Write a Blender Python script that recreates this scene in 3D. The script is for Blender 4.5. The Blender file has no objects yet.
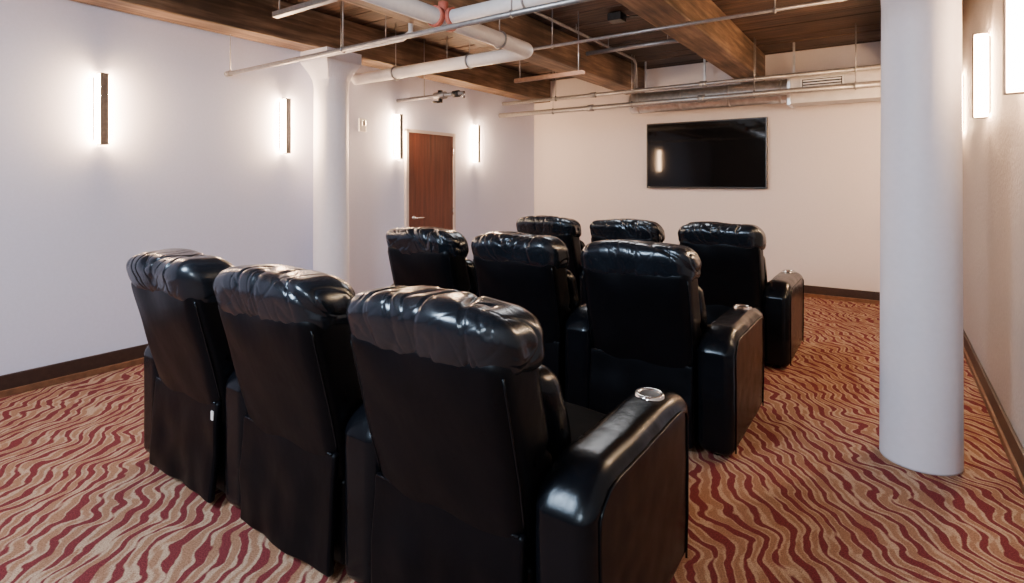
import bpy, bmesh, math, random
from mathutils import Vector, Matrix, noise
random.seed(4)
S = bpy.context.scene
COL = S.collection

# ------------------------------------------------------------------ materials
def newmat(name):
    m = bpy.data.materials.new(name); m.use_nodes = True
    nt = m.node_tree
    b = nt.nodes["Principled BSDF"]
    return m, nt, b
def N(nt, t, **kw):
    n = nt.nodes.new(t)
    for k, v in kw.items(): setattr(n, k, v)
    return n
def math_(nt, op, a, b=None, c=None):
    n = N(nt, "ShaderNodeMath", operation=op)
    for i, v in enumerate((a, b, c)):
        if v is None: continue
        if isinstance(v, (int, float)): n.inputs[i].default_value = v
        else: nt.links.new(v, n.inputs[i])
    return n.outputs[0]
def ramp(nt, fac, stops):
    r = N(nt, "ShaderNodeValToRGB")
    el = r.color_ramp.elements
    el[0].position = stops[0][0]; el[0].color = (*stops[0][1], 1)
    el[1].position = stops[-1][0]; el[1].color = (*stops[-1][1], 1)
    for p, c in stops[1:-1]:
        e = el.new(p); e.color = (*c, 1)
    nt.links.new(fac, r.inputs[0]); return r.outputs[0]
def mix(nt, f, a, b):
    n = N(nt, "ShaderNodeMix", data_type='RGBA')
    for idx, v in ((0, f), (6, a), (7, b)):
        if isinstance(v, (int, float)): n.inputs[idx].default_value = v
        elif isinstance(v, tuple): n.inputs[idx].default_value = (*v, 1)
        else: nt.links.new(v, n.inputs[idx])
    return n.outputs[2]
def noise_tex(nt, vec, scale, detail=2, rough=.5):
    n = N(nt, "ShaderNodeTexNoise"); n.inputs["Scale"].default_value = scale
    n.inputs["Detail"].default_value = detail; n.inputs["Roughness"].default_value = rough
    if vec is not None: nt.links.new(vec, n.inputs["Vector"])
    return n.outputs[0]
def mapping(nt, vec, scale=(1, 1, 1), rot=(0, 0, 0)):
    n = N(nt, "ShaderNodeMapping"); n.inputs["Scale"].default_value = scale
    n.inputs["Rotation"].default_value = rot
    nt.links.new(vec, n.inputs["Vector"]); return n.outputs[0]
def bump(nt, h, b, strength=.3, dist=.01):
    n = N(nt, "ShaderNodeBump"); n.inputs["Strength"].default_value = strength
    n.inputs["Distance"].default_value = dist
    nt.links.new(h, n.inputs["Height"]); nt.links.new(n.outputs[0], b.inputs["Normal"])

def simple(name, col, rough=.5, metal=0, nscale=20, var=.12, bstr=.1, bdist=.002, coat=0):
    m, nt, b = newmat(name)
    tc = N(nt, "ShaderNodeTexCoord").outputs["Object"]
    n = noise_tex(nt, tc, nscale, 4)
    c1 = tuple(x * (1 - var) for x in col); c2 = tuple(min(1, x * (1 + var)) for x in col)
    nt.links.new(ramp(nt, n, [(.3, c1), (.7, c2)]), b.inputs["Base Color"])
    b.inputs["Roughness"].default_value = rough; b.inputs["Metallic"].default_value = metal
    b.inputs["Coat Weight"].default_value = coat
    if bstr: bump(nt, n, b, bstr, bdist)
    return m
M = {}
M['wall_left'] = simple("wall_paint_lilac", (.68, .70, .86), .65, 0, 60, .02, .12, .002)
M['wall_back'] = simple("wall_paint_back", (.18, .17, .18), .65, 0, 60, .02, .12, .002)
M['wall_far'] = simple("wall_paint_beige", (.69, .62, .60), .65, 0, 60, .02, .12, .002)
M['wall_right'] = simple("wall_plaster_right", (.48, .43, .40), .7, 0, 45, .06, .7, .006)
M['column'] = simple("column_white_paint", (.75, .76, .86), .5, 0, 30, .02, .2, .003)
M['whitepipe'] = simple("white_pipe_jacket", (.8, .79, .80), .45, 0, 25, .04, .15, .002)
M['steel'] = simple("grey_conduit_steel", (.34, .33, .33), .38, .7, 40, .15, .1, .001)
M['duct'] = simple("galvanised_duct", (.72, .72, .72), .30, .85, 14, .2, .3, .004)
M['ductpaint'] = simple("painted_duct", (.60, .57, .54), .5, .1, 14, .06, .15, .003)
M['dark'] = simple("dark_metal", (.035, .03, .028), .35, .6, 30, .2, .05)
M['bronze'] = simple("sconce_bronze", (.14, .12, .11), .4, .7, 30, .2, .05)
M['red'] = simple("red_coupling_paint", (.50, .13, .09), .6, 0, 40, .2, .3, .004)
M['chrome'] = simple("brushed_chrome", (.75, .75, .76), .18, 1, 60, .06, .05)
M['base'] = simple("baseboard_dark_vinyl", (.035, .018, .014), .4, 0, 30, .2, .1)
M['shoe'] = simple("base_shoe_wood", (.16, .07, .035), .45, 0, 25, .25, .1)
M['frame'] = simple("door_frame_paint", (.62, .54, .50), .5, 0, 30, .03, .05)
M['screen'] = simple("tv_glass", (.003, .003, .0035), .05, 0, 5, .05, 0, coat=.0)
M['screen'].node_tree.nodes["Principled BSDF"].inputs["Specular IOR Level"].default_value = .22
M['tvbez'] = simple("tv_bezel_plastic", (.012, .012, .013), .3, 0, 50, .1, .05)
M['plasticw'] = simple("white_plastic", (.75, .74, .72), .4, 0, 40, .03, .05)
M['label'] = simple("label_white", (.8, .8, .8), .6, 0, 40, .03, .05)

def leather(name, base, rough, crease, bstr, spec=.5, bd=.006):
    m, nt, b = newmat(name)
    tc = N(nt, "ShaderNodeTexCoord").outputs["Object"]
    v = N(nt, "ShaderNodeTexVoronoi"); v.inputs["Scale"].default_value = 330
    nt.links.new(tc, v.inputs["Vector"])
    n1 = noise_tex(nt, mapping(nt, tc, (1, 1, .8)), crease, 3, .55)
    n2 = noise_tex(nt, tc, 5, 2)
    h = math_(nt, 'ADD', math_(nt, 'MULTIPLY', v.outputs["Distance"], .05), n1)
    nt.links.new(ramp(nt, n2, [(.3, tuple(x * .8 for x in base)), (.7, tuple(x * 1.2 for x in base))]), b.inputs["Base Color"])
    r = N(nt, "ShaderNodeMapRange"); r.inputs["To Min"].default_value = rough - .05; r.inputs["To Max"].default_value = rough + .08
    nt.links.new(n2, r.inputs["Value"]); nt.links.new(r.outputs[0], b.inputs["Roughness"])
    b.inputs["Specular IOR Level"].default_value = spec
    b.inputs["Specular Tint"].default_value = (.70, .86, 1, 1)
    bump(nt, h, b, bstr, bd)
    return m
M['leather'] = leather("black_leather", (.0025, .003, .0045), .23, 14, .3, .28)
M['leather_soft'] = leather("black_leather_headrest", (.006, .008, .012), .22, 9, .35, .62)
M['vinyl'] = leather("black_vinyl_back", (.002, .002, .003), .36, 5, .5, .15, .01)
M['seatvinyl'] = leather("black_vinyl_seat", (.002, .002, .003), .62, 8, .4, .04, .01)

def wood(name, c1, c2, c3, axis='Y', scale=1.0, rough=.6, dark=.35):
    m, nt, b = newmat(name)
    tc = N(nt, "ShaderNodeTexCoord").outputs["Object"]
    s = {'Y': (9, .6, 9), 'X': (.6, 9, 9), 'Z': (9, 9, .6)}[axis]
    mp = mapping(nt, tc, tuple(x * scale for x in s))
    n = noise_tex(nt, mp, 2.2, 6, .62)
    n2 = noise_tex(nt, tc, 1.4, 4)
    col = ramp(nt, n, [(.28, c1), (.5, c2), (.72, c3)])
    dk = ramp(nt, n2, [(.36, (dark, dark * .95, dark * .92)), (.62, (1, 1, 1))])
    mm = N(nt, "ShaderNodeMix", data_type='RGBA', blend_type='MULTIPLY'); mm.inputs[0].default_value = .9
    nt.links.new(col, mm.inputs[6]); nt.links.new(dk, mm.inputs[7])
    nt.links.new(mm.outputs[2], b.inputs["Base Color"])
    b.inputs["Roughness"].default_value = rough
    bump(nt, n, b, .5, .008)
    return m
M['beam'] = wood("beam_old_wood", (.045, .028, .018), (.20, .12, .07), (.42, .28, .18), 'Y', dark=.3)
M['deck'] = wood("deck_plank_wood", (.024, .013, .009), (.085, .044, .026), (.19, .11, .065), 'X', dark=.3)
M['door'] = wood("door_mahogany", (.08, .02, .012), (.13, .034, .019), (.17, .05, .026), 'Z', 1.2, .35, .8)

# carpet
def carpet():
    m, nt, b = newmat("carpet_wavy_zebra")
    tc0 = N(nt, "ShaderNodeTexCoord").outputs["Object"]
    tc = mapping(nt, tc0, (1, 1, 1), (0, 0, -math.radians(36)))
    sep = N(nt, "ShaderNodeSeparateXYZ"); nt.links.new(tc, sep.inputs[0])
    x, y = sep.outputs[0], sep.outputs[1]
    n1 = noise_tex(nt, mapping(nt, tc, (.7, 1.1, 1)), 2.0, 1)
    n2 = noise_tex(nt, mapping(nt, tc, (.45, 1.0, 1)), 6.0, 1)
    n3 = noise_tex(nt, tc, 19.0, 1)
    F = 13.5
    def stripe(ph):
        v = math_(nt, 'MULTIPLY', x, F)
        v = math_(nt, 'ADD', v, math_(nt, 'MULTIPLY', n1, 4.2))
        v = math_(nt, 'ADD', v, math_(nt, 'MULTIPLY', n2, 2.3))
        v = math_(nt, 'ADD', v, math_(nt, 'MULTIPLY', n3, .25))
        v = math_(nt, 'ADD', v, ph)
        return math_(nt, 'SINE', math_(nt, 'MULTIPLY', v, 2 * math.pi))
    s = stripe(0); s2 = stripe(.5)
    br = noise_tex(nt, mapping(nt, tc, (10, 3.6, 1)), 1.3, 2)
    br2 = noise_tex(nt, mapping(nt, tc, (11, 3.0, 3)), 1.7, 2)
    t = math_(nt, 'ADD', s, math_(nt, 'MULTIPLY', math_(nt, 'SUBTRACT', br, .5), 3.6))
    t2 = math_(nt, 'ADD', s2, math_(nt, 'MULTIPLY', math_(nt, 'SUBTRACT', br2, .5), 4.2))
    fr = ramp(nt, t, [(.15, (0, 0, 0)), (.50, (1, 1, 1))])
    fr2 = ramp(nt, t2, [(.1, (0, 0, 0)), (.75, (1, 1, 1))])
    fib = noise_tex(nt, tc, 170, 2, .85)
    tan = ramp(nt, fib, [(.32, (.24, .15, .10)), (.68, (.62, .46, .33))])
    brn = ramp(nt, fib, [(.32, (.17, .082, .048)), (.68, (.40, .23, .145))])
    red = ramp(nt, fib, [(.32, (.085, .014, .020)), (.68, (.22, .044, .048))])
    c = mix(nt, fr2, tan, brn)
    c = mix(nt, fr, c, red)
    nt.links.new(c, b.inputs["Base Color"])
    b.inputs["Roughness"].default_value = .95
    b.inputs["Specular IOR Level"].default_value = .1
    hh = math_(nt, 'ADD', fib, math_(nt, 'MULTIPLY', s, .15))
    bump(nt, hh, b, .6, .008)
    return m
M['carpet'] = carpet()

def emis(name, col, st):
    m, nt, b = newmat(name)
    b.inputs["Base Color"].default_value = (.9, .85, .8, 1)
    b.inputs["Emission Color"].default_value = (*col, 1)
    b.inputs["Emission Strength"].default_value = st
    return m
M['glow'] = emis("sconce_lit_acrylic", (1, .62, .34), 280)

# ------------------------------------------------------------------ mesh helpers
def link(me, name, mat=None, parent=None, smooth=False, loc=None):
    o = bpy.data.objects.new(name, me); COL.objects.link(o)
    if mat is not None and len(me.materials) == 0: me.materials.append(mat)
    if smooth:
        for p in me.polygons: p.use_smooth = True
    if parent: o.parent = parent
    if loc: o.location = loc
    return o
def empty(name, loc=(0, 0, 0)):
    o = bpy.data.objects.new(name, None); COL.objects.link(o); o.location = loc
    o.empty_display_size = .1; return o
def box_me(name, x0, x1, y0, y1, z0, z1, bev=0):
    bm = bmesh.new(); bmesh.ops.create_cube(bm, size=1)
    for v in bm.verts:
        v.co = Vector((x0 + (v.co.x + .5) * (x1 - x0), y0 + (v.co.y + .5) * (y1 - y0), z0 + (v.co.z + .5) * (z1 - z0)))
    if bev: bmesh.ops.bevel(bm, geom=bm.edges[:], offset=bev, segments=2, affect='EDGES', profile=.5)
    me = bpy.data.meshes.new(name); bm.to_mesh(me); bm.free(); return me
def box(name, x0, x1, y0, y1, z0, z1, mat, parent=None, bev=0):
    return link(box_me(name, x0, x1, y0, y1, z0, z1, bev), name, mat, parent)
def axis_pts(h, r, n, k=5):
    a = [-h + r * i / k for i in range(k)]
    mid = [-(h - r) + 2 * (h - r) * i / n for i in range(n + 1)]
    return a + mid + [-v for v in reversed(a)]
def rbox_me(name, size, r, n, fn=None, center=(0, 0, 0), k=5):
    h = [s / 2 for s in size]
    P = [axis_pts(h[i], r, n[i], k) for i in range(3)]
    L = [len(p) for p in P]
    verts = []; idx = {}; faces = []
    def vid(i, j, k):
        key = (i, j, k)
        if key not in idx:
            p = Vector((P[0][i], P[1][j], P[2][k]))
            q = Vector([max(-(h[a] - r), min(h[a] - r, p[a])) for a in range(3)])
            d = p - q
            p = q + d.normalized() * r
            p = p + Vector(center)
            if fn: p = fn(p)
            idx[key] = len(verts); verts.append(p)
        return idx[key]
    X, Y, Z = L[0] - 1, L[1] - 1, L[2] - 1
    for i in range(X):
        for j in range(Y):
            faces.append([vid(i, j, 0), vid(i, j + 1, 0), vid(i + 1, j + 1, 0), vid(i + 1, j, 0)])
            faces.append([vid(i, j, Z), vid(i + 1, j, Z), vid(i + 1, j + 1, Z), vid(i, j + 1, Z)])
        for k in range(Z):
            faces.append([vid(i, 0, k), vid(i + 1, 0, k), vid(i + 1, 0, k + 1), vid(i, 0, k + 1)])
            faces.append([vid(i, Y, k), vid(i, Y, k + 1), vid(i + 1, Y, k + 1), vid(i + 1, Y, k)])
    for j in range(Y):
        for k in range(Z):
            faces.append([vid(0, j, k), vid(0, j, k + 1), vid(0, j + 1, k + 1), vid(0, j + 1, k)])
            faces.append([vid(X, j, k), vid(X, j + 1, k), vid(X, j + 1, k + 1), vid(X, j, k + 1)])
    me = bpy.data.meshes.new(name); me.from_pydata(verts, [], faces)
    for p in me.polygons: p.use_smooth = True
    return me
def tube_me(name, pts, r, seg=12, closed=False):
    pts = [Vector(p) for p in pts]; n = len(pts)
    verts = []; faces = []
    prev = None
    for i, p in enumerate(pts):
        if closed: t = (pts[(i + 1) % n] - pts[i - 1]).normalized()
        elif i == 0: t = (pts[1] - p).normalized()
        elif i == n - 1: t = (p - pts[-2]).normalized()
        else: t = ((pts[i + 1] - p).normalized() + (p - pts[i - 1]).normalized()).normalized()
        if prev is None:
            up = Vector((0, 0, 1)) if abs(t.z) < .9 else Vector((1, 0, 0))
            a = t.cross(up).normalized()
        else:
            a = (prev - t * prev.dot(t)).normalized()
        prev = a; b = t.cross(a)
        for s in range(seg):
            an = 2 * math.pi * s / seg
            verts.append(p + (a * math.cos(an) + b * math.sin(an)) * r)
    m = n if closed else n - 1
    for i in range(m):
        for s in range(seg):
            i2 = (i + 1) % n
            faces.append([i * seg + s, i * seg + (s + 1) % seg, i2 * seg + (s + 1) % seg, i2 * seg + s])
    if not closed:
        faces.append(list(range(seg))[::-1]); faces.append([(n - 1) * seg + s for s in range(seg)])
    me = bpy.data.meshes.new(name); me.from_pydata(verts, [], faces)
    for p in me.polygons: p.use_smooth = len(p.vertices) == 4
    return me
def tube(name, pts, r, mat, parent=None, seg=14, closed=False):
    return link(tube_me(name, pts, r, seg, closed), name, mat, parent)
def lathe_me(name, prof, seg=48, c=(0, 0, 0)):
    verts = []; faces = []
    for (r, z) in prof:
        for s in range(seg):
            a = 2 * math.pi * s / seg
            verts.append((c[0] + r * math.cos(a), c[1] + r * math.sin(a), c[2] + z))
    for i in range(len(prof) - 1):
        for s in range(seg):
            faces.append([i * seg + s, i * seg + (s + 1) % seg, (i + 1) * seg + (s + 1) % seg, (i + 1) * seg + s])
    me = bpy.data.meshes.new(name); me.from_pydata(verts, [], faces)
    for p in me.polygons: p.use_smooth = True
    return me
def arc_pts(c, r, a0, a1, u, v, n=8):
    u = Vector(u); v = Vector(v); c = Vector(c)
    return [c + u * (r * math.cos(a0 + (a1 - a0) * i / n)) + v * (r * math.sin(a0 + (a1 - a0) * i / n)) for i in range(n + 1)]

# ------------------------------------------------------------------ room
XL, XR, YF, YB, ZC = -4.944, .54, 7.84, -3.4, 3.12
box("floor", XL - .15, XR + .15, YB - .15, YF + .15, -.12, 0, M['carpet'])
box("wall_left", XL - .15, XL, YB, YF, 0, ZC, M['wall_left'])
box("wall_far", XL - .15, XR + .15, YF, YF + .15, 0, ZC, M['wall_far'])
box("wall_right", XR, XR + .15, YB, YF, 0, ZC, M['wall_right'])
box("wall_back", XL - .15, XR + .15, YB - .15, YB, 0, ZC, M['wall_back'])
bm = bmesh.new()
y = YB - .1
while y < YF + .1:
    w = .135
    dz = random.uniform(-.006, .006)
    r = bmesh.ops.create_cube(bm, size=1)
    for v in r['verts']:
        v.co = Vector(((XL + XR) / 2 + v.co.x * (XR - XL + .3), y + w / 2 + v.co.y * (w - .008), ZC + .03 + dz + v.co.z * .04))
    y += w
r = bmesh.ops.create_cube(bm, size=1)
for v in r['verts']:
    v.co = Vector(((XL + XR) / 2 + v.co.x * (XR - XL + .3), (YB + YF) / 2 + v.co.y * (YF - YB + .3), ZC + .09 + v.co.z * .06))
me = bpy.data.meshes.new("ceiling"); bm.to_mesh(me); bm.free()
link(me, "ceiling", M['deck'])
ZB = 2.77
for i, bx in enumerate((-4.77, -3.15, -1.50, .13)):
    box("ceiling_beam", bx - .15, bx + .15, YB, YF, ZB, ZC + .005, M['beam'], bev=.012)
def baseboard(name, x0, x1, y0, y1, sx, sy):
    e = empty(name)
    box(name + "_board", x0, x1, y0, y1, 0, .145, M['base'], e, .004)
    box(name + "_shoe", min(x0, x0 + sx), max(x1, x1 + sx), min(y0, y0 + sy), max(y1, y1 + sy), 0, .045, M['shoe'], e, .004)
DY0, DY1 = 4.83, 5.76
baseboard("baseboard_left", XL, XL + .018, YB + .02, DY0, .014, 0)
baseboard("baseboard_left_far", XL, XL + .018, DY1, YF - .02, .014, 0)
baseboard("baseboard_far", XL, XR, YF - .018, YF, 0, -.014)
baseboard("baseboard_right", XR - .018, XR, YB + .02, YF - .02, -.014, 0)
# door
d = empty("door_1")
box("door_leaf", XL + .001, XL + .03, DY0 + .045, DY1 - .045, .01, 2.07, M['door'], d, .003)
for a, b_ in ((DY0, DY0 + .045), (DY1 - .045, DY1)):
    box("door_jamb", XL, XL + .04, a, b_, 0, 2.11, M['frame'], d, .004)
box("door_head", XL, XL + .04, DY0, DY1, 2.07, 2.11, M['frame'], d, .004)
link(lathe_me("door_rose", [(0, 0), (.028, 0), (.028, .01), (.02, .014), (0, .014)], 24), "door_rose", M['chrome'], d).matrix_local = Matrix.Translation((XL + .03, DY0 + .13, 1.0)) @ Matrix.Rotation(math.pi / 2, 4, 'Y')
tube("door_lever", [(XL + .03, DY0 + .13, 1.0), (XL + .075, DY0 + .13, 1.0), (XL + .085, DY0 + .145, 1.0), (XL + .085, DY0 + .26, 1.0)], .010, M['chrome'], d)
for z in (.25, 1.05, 1.85):
    tube("door_hinge", [(XL + .035, DY1 - .05, z - .05), (XL + .035, DY1 - .05, z + .05)], .008, M['chrome'], d)

# columns
def column(x, y):
    e = empty("support_column", (x, y, 0))
    prof = [(0, 0), (.178, 0), (.179, .01), (.178, .02)] + [(.178 - .008 * i / 10, .02 + 2.36 * i / 10) for i in range(1, 11)] + [(.172, 2.43), (.172, 2.47)]
    link(lathe_me("column_shaft", prof, 64), "column_shaft", M['column'], e)
    verts = []; faces = []; seg = 48
    levels = [(2.39, .169, 0), (2.48, .172, .15), (2.56, .185, .5), (2.63, .205, .85), (2.66, .213, 1), (2.77, .213, 1)]
    for z, h, sq in levels:
        for s in range(seg):
            a = 2 * math.pi * s / seg
            c, q = math.cos(a), math.sin(a)
            k = 1 / max(abs(c), abs(q))
            rr = h * ((1 - sq) + sq * k)
            verts.append((rr * c, rr * q, z))
    for i in range(len(levels) - 1):
        for s in range(seg):
            faces.append([i * seg + s, i * seg + (s + 1) % seg, (i + 1) * seg + (s + 1) % seg, (i + 1) * seg + s])
    faces.append([(len(levels) - 1) * seg + s for s in range(seg)])
    me = bpy.data.meshes.new("column_capital"); me.from_pydata(verts, [], faces)
    link(me, "column_capital", M['column'], e)
column(-4.725, 3.59)
column(.13, 3.59)

# ------------------------------------------------------------------ sconces
def sconce(x, y, side, z0, z1):
    e = empty("wall_sconce", (x, y, z0)); h = z1 - z0; s = side
    def bx(n, a, b_, y0, y1, c, d_, mat, bev=.003):
        box(n, min(a * s, b_ * s), max(a * s, b_ * s), y0, y1, c, d_, mat, e, bev)
    bx("back_plate", 0, .012, -.04, .04, .03, h - .03, M['chrome'])
    bx("lit_diffuser", .012, .078, -.034, .034, .010, h - .010, M['glow'], .008)
    bx("front_shade", .082, .090, -.027, .027, 0, h, M['bronze'])
    bx("bottom_cap", .012, .084, -.024, .024, 0, .009, M['bronze'])
    bx("top_cap", .012, .084, -.024, .024, h - .009, h, M['bronze'])
for sy in (1.66, 3.19, 4.70, 6.22):
    sconce(XL, sy, 1, 1.73, 2.27)
for sy in (3.52, 4.74, 6.3):
    sconce(XR, sy, -1, 1.87, 2.43)

# ------------------------------------------------------------------ TV
t = empty("wall_tv", (-2.13, YF, 1.36))
box("tv_body", -.815, .815, -.085, -.03, 0, .94, M['tvbez'], t, .008)
box("tv_screen", -.797, .797, -.088, -.084, .022, .922, M['screen'], t)
box("tv_mount", -.25, .25, -.032, 0, .25, .7, M['dark'], t, .004)

# ------------------------------------------------------------------ small wall devices
t = empty("fire_alarm_strobe", (XL, 4.17, 2.02))
box("strobe_base", 0, .025, -.05, .05, 0, .15, M['plasticw'], t, .006)
box("strobe_lens", .025, .045, -.025, .025, .07, .13, M['chrome'], t, .006)
box("strobe_grille", .025, .03, -.03, .03, .02, .055, M['plasticw'], t, .002)

# ------------------------------------------------------------------ pipes
def rod(e, x, y, z):
    tube("hanger_rod", [(x, y, z), (x, y, ZC + .01)], .005, M['steel'], e, 8)
def ring(e, x, y, z, r, ax, mat=None, t=.008):
    u, v = ((0, 1, 0), (0, 0, 1)) if ax == 'X' else ((1, 0, 0), (0, 0, 1))
    tube("clamp", arc_pts((x, y, z), r, 0, 2 * math.pi * 23 / 24, u, v, 23), t, mat or M['steel'], e, 8, True)
zP = 2.60; rP = .060
e = empty("insulated_pipe")
el = arc_pts((-2.72, 3.96, zP), .12, math.pi / 2, 0, (1, 0, 0), (0, 1, 0), 8)
tube("pipe_run", [(XL, 4.08, zP)] + el + [(-2.60, YB, zP)], rP, M['whitepipe'], e, 24)
tube("branch_pipe", [(-2.60, 2.92, zP), (XR, 2.92, zP)], .052, M['whitepipe'], e, 24)
for yy in (2.84, 2.99): tube("red_coupling", [(-2.60, yy - .02, zP), (-2.60, yy + .02, zP)], rP + .012, M['red'], e, 24)
tube("red_coupling", [(-2.53, 2.92, zP), (-2.50, 2.92, zP)], .066, M['red'], e, 24)
tube("red_stub", [(-2.60, 2.92, zP), (-2.60, 2.92, zP + .12)], .035, M['red'], e, 16)
for x in (-4.3, -3.3): ring(e, x, 4.08, zP, rP + .006, 'X'); rod(e, x, 4.08, zP + rP)
for yy in (3.6, 2.0, .5): ring(e, -2.6, yy, zP, rP + .006, 'Y'); rod(e, -2.6, yy, zP + rP)
for x in (-1.9, -.6): ring(e, x, 2.92, zP, .056, 'X'); rod(e, x, 2.92, zP + .05)
e = empty("sprinkler_pipe")
tube("pipe_run", [(XL + .05, 2.61, 2.42), (XR, 2.61, 2.42)], .018, M['steel'], e)
tube("pipe_end_cap", [(XL + .03, 2.61, 2.42), (XL + .08, 2.61, 2.42)], .024, M['steel'], e)
for x in (-4.85, -3.3, -1.8, -.3): rod(e, x, 2.61, 2.42); ring(e, x, 2.61, 2.42, .021, 'X', t=.005)
e = empty("electrical_conduit")
tube("conduit_run", [(-4.6, 4.44, 2.72), (XR, 4.44, 2.72)], .014, M['steel'], e)
for x in (-3.9, -2.6, -.7): rod(e, x, 4.44, 2.72); ring(e, x, 4.44, 2.72, .018, 'X')
e = empty("electrical_conduit")
tube("conduit_run", [(-4.5, 3.3, 2.66), (-3.4, 3.3, 2.66), (-3.3, 3.3, 2.70), (-3.3, 3.3, ZC)], .022, M['whitepipe'], e)
for x in (-4.2, -3.6): rod(e, x, 3.3, 2.66)
e = empty("electrical_conduit")
tube("conduit_run", [(-2.98, 5.9, 2.98), (-1.67, 5.9, 2.98)], .025, M['steel'], e)
for x in (-2.7, -2.0): rod(e, x, 5.9, 2.98)
e = empty("electrical_conduit")
tube("conduit_run", [(-2.75, YB, 3.05), (-2.75, 6.8, 3.05), (-2.75, 6.86, 3.0), (-2.75, 6.9, 2.69)], .016, M['steel'], e)
for x in (1.0, 3.2, 5.2): rod(e, -2.75, x, 3.05)
e = empty("ceiling_junction_box")
box("box_body", -2.30, -2.16, 5.0, 5.14, 3.04, 3.115, M['dark'], e, .005)
tube("box_whip", [(-2.16, 5.07, 3.07), (-1.9, 5.1, 3.06), (-1.66, 5.1, 3.07)], .011, M['dark'], e)
for yy, zz, rr in ((6.85, 2.47, .034), (6.93, 2.66, .026)):
    e = empty("sprinkler_pipe")
    tube("pipe_run", [(XL, yy, zz), (XR, yy, zz)], rr, M['steel'], e)
    for x in (-4.0, -2.8, -1.3, -.3): rod(e, x, yy, zz); ring(e, x, yy, zz, rr + .006, 'X')
    for x in (-3.4, -1.9): tube("coupling", [(x - .04, yy, zz), (x + .04, yy, zz)], rr + .012, M['steel'], e)
# duct
DZ = 2.55
e = empty("air_duct")
tube("round_duct", [(-3.0 + i * .1, 7.35, DZ) for i in range(0, 22)], .14, M['duct'], e, 32)
for i in range(4): tube("duct_seam", [(-2.9 + i * .6, 7.35, DZ), (-2.87 + i * .6, 7.35, DZ)], .147, M['duct'], e, 32)
box("square_duct", -.98, XR, 7.17, 7.53, DZ - .18, DZ + .16, M['ductpaint'], e, .006)
box("duct_flange", -1.0, -.96, 7.155, 7.545, DZ - .195, DZ + .175, M['duct'], e, .004)
box("grille_frame", -.86, -.42, 7.150, 7.172, DZ - .06, DZ + .10, M['plasticw'], e, .004)
for i in range(4):
    z = DZ - .034 + i * .031
    box("grille_louvre", -.83, -.45, 7.140, 7.152, z, z + .014, M['plasticw'], e, .001)
box("grille_dark", -.84, -.44, 7.1480, 7.1499, DZ - .045, DZ + .085, M['dark'], e)
for x in (-2.8, -2.0, -.95): box("duct_strap", x - .012, x + .012, 7.34, 7.36, DZ + .1, ZC + .01, M['duct'], e)
for (x0, x1, yy, zz, mt) in ((-3.86, -3.14, 2.42, 2.70, 'steel'), (-3.27, -2.46, 4.81, 2.50, 'shoe')):
    e = empty("strut_channel")
    box("channel_web", x0, x1, yy - .02, yy + .02, zz, zz + .004, M[mt], e)
    box("channel_flange", x0, x1, yy - .022, yy - .018, zz, zz + .04, M[mt], e)
    box("channel_flange_b", x0, x1, yy + .018, yy + .022, zz, zz + .04, M[mt], e)
    rod(e, x0 + .06, yy, zz); rod(e, x1 - .06, yy, zz)
e = empty("sprinkler_valve_assembly")
tube("valve_pipe", [(XL, 4.72, 2.44), (-3.9, 4.72, 2.44)], .022, M['steel'], e)
tube("valve_drop", [(-4.25, 4.72, 2.50), (-4.25, 4.72, 2.36)], .028, M['dark'], e)
tube("valve_body", [(-4.33, 4.72, 2.44), (-4.17, 4.72, 2.44)], .042, M['steel'], e, 20)
tube("valve_body", [(-4.05, 4.72, 2.44), (-3.97, 4.72, 2.44)], .038, M['dark'], e, 20)
tube("valve_wheel", arc_pts((-4.25, 4.66, 2.36), .045, 0, 2 * math.pi * 23 / 24, (1, 0, 0), (0, 1, 0), 23), .007, M['dark'], e, 8, True)
tube("valve_wheel_spoke", [(-4.295, 4.66, 2.36), (-4.205, 4.66, 2.36)], .006, M['dark'], e, 8)
tube("sprinkler_head", [(-3.9, 4.72, 2.46), (-3.9, 4.72, 2.38)], .014, M['chrome'], e)
rod(e, -4.5, 4.72, 2.44)

# ------------------------------------------------------------------ recliners
SL = .25
def shear(p):
    return Vector((p.x, p.y + .02 - SL * (p.z - .45), p.z))
def fbm(v): return noise.noise(v)
def wr_pillow(seed):
    cy, cz = .07, .992
    def f(p):
        x, y, z = p.x, p.y, p.z
        u = x / .325
        k = 1 - .14 * abs(u) ** 4
        p2 = Vector((x, cy + (y - cy) * k, cz + (z - cz) * k))
        if z > cz: p2.z += .014 * (1 - u * u)
        wx = x + .06 * fbm(Vector((x * 3 + seed, y * 6, z * 6)))
        a = fbm(Vector((wx * 5.5 + seed * 7, y * 2.0, z * 2.0)))
        b_ = fbm(Vector((wx * 12 + (z - cz) * 5 + seed * 3, y * 3, z * 3 + 4)))
        c_ = fbm(Vector((x * 4 + seed, y * 9, z * 8)))
        h_ = fbm(Vector((wx * 7 - (z - cz) * 10 + seed * 5, y * 12, z * 4 + 8)))
        crease = lambda q, t: -max(0, 1 - abs(q) / t) ** 1.6
        mask = .30 + .70 * max(0, min(1, .4 + 1.6 * fbm(Vector((x * 4 + 9, y * 6 + seed, z * 6)))))
        w = mask * (crease(a, .12) * .013 + crease(b_, .10) * .007 + (1 - mask) * 2 * crease(h_, .09) * .004) + a * .009 + c_ * .012
        g = max(0, min(1, 1 - (z - .895) / .08))
        w += g * (.004 * math.sin(wx * 70 + 6 * fbm(Vector((x * 6, seed, 0)))) - .008)
        d = Vector((u * .3, (y - cy) * 6, (z - cz) * 7)).normalized()
        p2 += d * (w + .005)
        return shear(p2)
    return f
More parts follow.
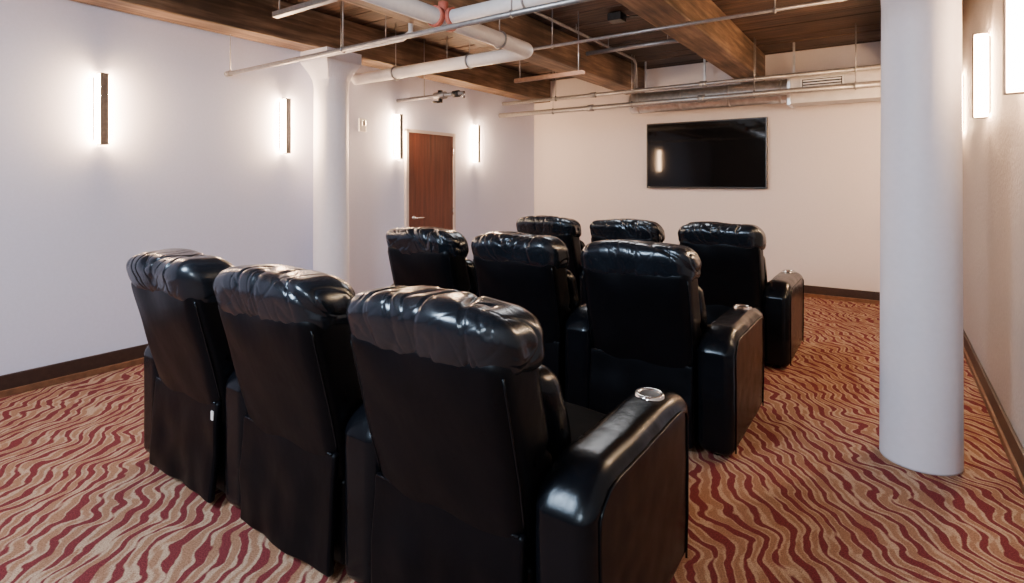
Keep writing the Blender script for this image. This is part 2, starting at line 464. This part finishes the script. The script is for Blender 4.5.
def body_fn(p):
    x, y, z = p.x, p.y, p.z
    if y < .05:
        v = (z - .66) / .33
        puff = .018 * max(0, 1 - (x / .31) ** 4) * max(0, 1 - v ** 4)
        p = p + Vector((0, -puff + .012 * fbm(Vector((x * 5 + z * 2, 0, z * 4))), 0))
    else:
        bul = (1 - (x / .3) ** 2) * .05
        seam = .03 * math.exp(-((z - .66) / .02) ** 2)
        p = p + Vector((0, bul - seam + .006 * fbm(Vector((x * 9, 3, z * 9))), 0))
    s = 1 - .05 * max(0, (.62 - z) / .25)
    p.x *= s
    return shear(p)
def lumbar_fn(p):
    b_ = .02 * math.sin(max(0, min(1, (p.z - .44) / .44)) * math.pi)
    return shear(Vector((p.x * (1 + b_), p.y + b_ * .8 + .008 * fbm(Vector((p.x * 8, p.y * 8, p.z * 8))), p.z)))
def flap_fn(seed):
    def f(p):
        t = max(0, (.47 - p.z) / .42)
        yb = -.026 - .026 * t ** .8
        wave = .006 * t * math.sin(p.x * 11 + seed) + .014 * min(1, t * 2) * fbm(Vector((p.x * 7 + seed, 0, p.z * 6)))
        return Vector((p.x, p.y + yb + wave, p.z))
    return f
def arm_fn(p):
    x, y, z = p.x, p.y, p.z
    top = max(0, (z - .5) / .17)
    z2 = z + top * (.012 * (1 - (x / .095) ** 2)) - top * .10 * max(0, (.15 - y) / .18) ** 2
    z2 -= top * .035 * max(0, (y - .62) / .2) ** 2
    fr = max(0, (y - .6) / .22)
    y2 = y + .02 * fr * math.sin(max(0, min(1, z / .67)) * math.pi)
    w = 1 + .02 * math.sin(max(0, min(1, y / .82)) * math.pi)
    n = .003 * fbm(Vector((x * 6, y * 12, z * 12)))
    return Vector((x * w + (n if x > 0 else -n), y2, z2))
def seat_fn(p):
    x, y, z = p.x, p.y, p.z
    b_ = (1 - (x / .31) ** 2) * .03
    return Vector((x, y, z + (b_ if z > .42 else 0) - .02 * max(0, (.5 - y))))
meshes = {}
meshes['body'] = rbox_me("back_body", (.62, .21, .68), .055, (30, 6, 34), body_fn, (0, .055, .66))
for s in range(4):
    meshes['pillow%d' % s] = rbox_me("headrest_pillow", (.655, .265, .220), .085, (120, 20, 12), wr_pillow(s * 1.7 + .3), (0, .072, .992), 11)
for s in range(3):
    meshes['flap%d' % s] = rbox_me("rear_flap", (.60, .03, .43), .012, (40, 1, 28), flap_fn(s * 2.1), (0, 0, .255))
meshes['lumbar'] = rbox_me("lumbar_cushion", (.60, .16, .46), .07, (24, 4, 20), lumbar_fn, (0, .205, .66))
meshes['arm'] = rbox_me("arm", (.19, .85, .64), .055, (12, 36, 28), arm_fn, (0, .395, .34))
meshes['seat'] = rbox_me("seat_cushion", (.60, .60, .16), .06, (20, 20, 4), seat_fn, (0, .49, .41))
meshes['foot'] = rbox_me("footrest_pad", (.60, .09, .33), .035, (16, 3, 12), None, (0, .80, .24))
meshes['base'] = rbox_me("base_frame", (.60, .74, .32), .02, (4, 4, 4), None, (0, .37, .20))
def P(x, y, z): return tuple(shear(Vector((x, y, z))))
meshes['hem'] = tube_me("flap_hem", [P(-.285 + .57 * i / 14, -.054, .466) for i in range(15)], .006, 8)
def back_pipe(sd):
    return [P(sd * .300 * (1 - .05 * max(0, (.62 - z) / .25)), -.034, z) for z in [.47 + i * .036 for i in range(14)]]
meshes['pipeL'] = tube_me("back_piping", back_pipe(-1), .004, 8)
meshes['pipeR'] = tube_me("back_piping", back_pipe(1), .004, 8)
def arm_pipe(side):
    x = side * .097
    raw = [(x, .025, .04 + .53 * i / 10) for i in range(11)] + [(x, .045, .60), (x, .09, .613)] + \
          [(x, .15 + i * .05, .615) for i in range(12)] + [(x, .755, .60), (x, .765, .57)] + [(x, .765, .57 - .53 * i / 10) for i in range(1, 11)]
    return [tuple(arm_fn(Vector(p))) for p in raw]
meshes['armpipeL'] = tube_me("arm_piping", arm_pipe(-1), .0045, 8)
meshes['armpipeR'] = tube_me("arm_piping", arm_pipe(1), .0045, 8)
meshes['cup'] = lathe_me("cup_holder_ring", [(.036, -.004), (.038, .006), (.046, .009), (.052, .006), (.054, -.004)], 40)
meshes['cupwell'] = lathe_me("cup_holder_well", [(0, .001), (.02, .001), (.037, .003)], 40)
meshes['leg'] = lathe_me("foot", [(0, 0), (.022, 0), (.025, .03), (.025, .08), (0, .08)], 20)
mm = {'body': 'vinyl', 'lumbar': 'leather', 'arm': 'leather', 'seat': 'seatvinyl', 'foot': 'leather', 'base': 'vinyl',
      'pipeL': 'leather', 'pipeR': 'leather', 'hem': 'leather', 'armpipeL': 'leather', 'armpipeR': 'leather', 'cup': 'chrome', 'cupwell': 'dark', 'leg': 'dark'}
for s in range(4): mm['pillow%d' % s] = 'leather_soft'
for s in range(3): mm['flap%d' % s] = 'vinyl'
for k, me in meshes.items(): me.materials.append(M[mm[k]])
def put(e, key, name, loc=(0, 0, 0), rz=0):
    o = bpy.data.objects.new(name, meshes[key]); COL.objects.link(o); o.parent = e; o.location = loc
    o.rotation_euler = (0, 0, rz); return o
def recliner(x, y, k, right, label=False):
    e = empty("theater_recliner", (x, y, 0))
    put(e, 'body', "back_body"); put(e, 'pillow%d' % (k % 4), "headrest_pillow"); put(e, 'lumbar', "lumbar_cushion")
    put(e, 'flap%d' % ((k + 1) % 3), "rear_flap"); put(e, 'pipeL', "back_piping"); put(e, 'pipeR', "back_piping"); put(e, 'hem', "flap_hem")
    put(e, 'seat', "seat_cushion"); put(e, 'foot', "footrest_pad"); put(e, 'base', "base_frame")
    for sx in (-.24, .24):
        for sy in (.16, .68): put(e, 'leg', "foot", (sx, sy, 0))
    for sd in ((-1, 1) if right else (-1,)):
        ax = sd * .405
        put(e, 'arm', "arm_rest", (ax, 0, 0)); put(e, 'armpipeL', "arm_piping", (ax, 0, 0)); put(e, 'armpipeR', "arm_piping", (ax, 0, 0))
        put(e, 'cup', "cup_holder_ring", (ax, .64, .672)); put(e, 'cupwell', "cup_holder_well", (ax, .64, .672))
        for sy in (.06, .74): put(e, 'leg', "arm_foot", (ax, sy, 0))
    if label:
        box("care_label", .268, .286, -.052, -.048, .395, .435, M['label'], e)
k = 0
for r in range(3):
    for i, cx in enumerate((-2.75, -1.94, -1.13)):
        recliner(cx - (.03 if r == 1 else 0), 1.30 + 1.68 * r, k, i == 2, r == 0 and i == 0); k += 1

# ------------------------------------------------------------------ lights
def area(name, loc, target, size, power, col, sy=None):
    l = bpy.data.lights.new(name, 'AREA'); l.energy = power; l.size = size; l.color = col
    if sy: l.shape = 'RECTANGLE'; l.size_y = sy
    o = bpy.data.objects.new(name, l); COL.objects.link(o); o.location = loc
    o.rotation_euler = (Vector(target) - Vector(loc)).to_track_quat('-Z', 'Y').to_euler(); return o
def point(name, loc, r, power, col):
    l = bpy.data.lights.new(name, 'POINT'); l.energy = power; l.shadow_soft_size = r; l.color = col
    o = bpy.data.objects.new(name, l); COL.objects.link(o); o.location = loc; return o
area("flash_bounce_fill", (-2.2, -1.0, 2.7), (-2.4, 2.5, .8), .75, 175, (.80, .88, 1))  # added fill standing in for flash bounce behind the camera, no ceiling fixture
point("photo_flash", (-.5, -1.0, 1.9), .2, 110, (.93, .96, 1))
area("mid_room_fill", (-2.35, 4.9, 2.72), (-2.35, 5.1, 0), .9, 40, (1, .96, .94))  # added fill to brighten the middle of the room, not an actual fixture
w = bpy.data.worlds.new("World"); S.world = w; w.use_nodes = True
w.node_tree.nodes["Background"].inputs[0].default_value = (.5, .5, .55, 1)
w.node_tree.nodes["Background"].inputs[1].default_value = .3

# ------------------------------------------------------------------ camera
cam = bpy.data.cameras.new("camera"); co = bpy.data.objects.new("camera", cam); COL.objects.link(co)
co.location = (0, 0, 1.45); co.rotation_euler = (math.pi / 2, 0, math.radians(34.55))
cam.sensor_width = 36; cam.lens = 36 * 549 / 1024; cam.shift_y = -109.5 / 1024
cam.clip_start = .02
S.camera = co
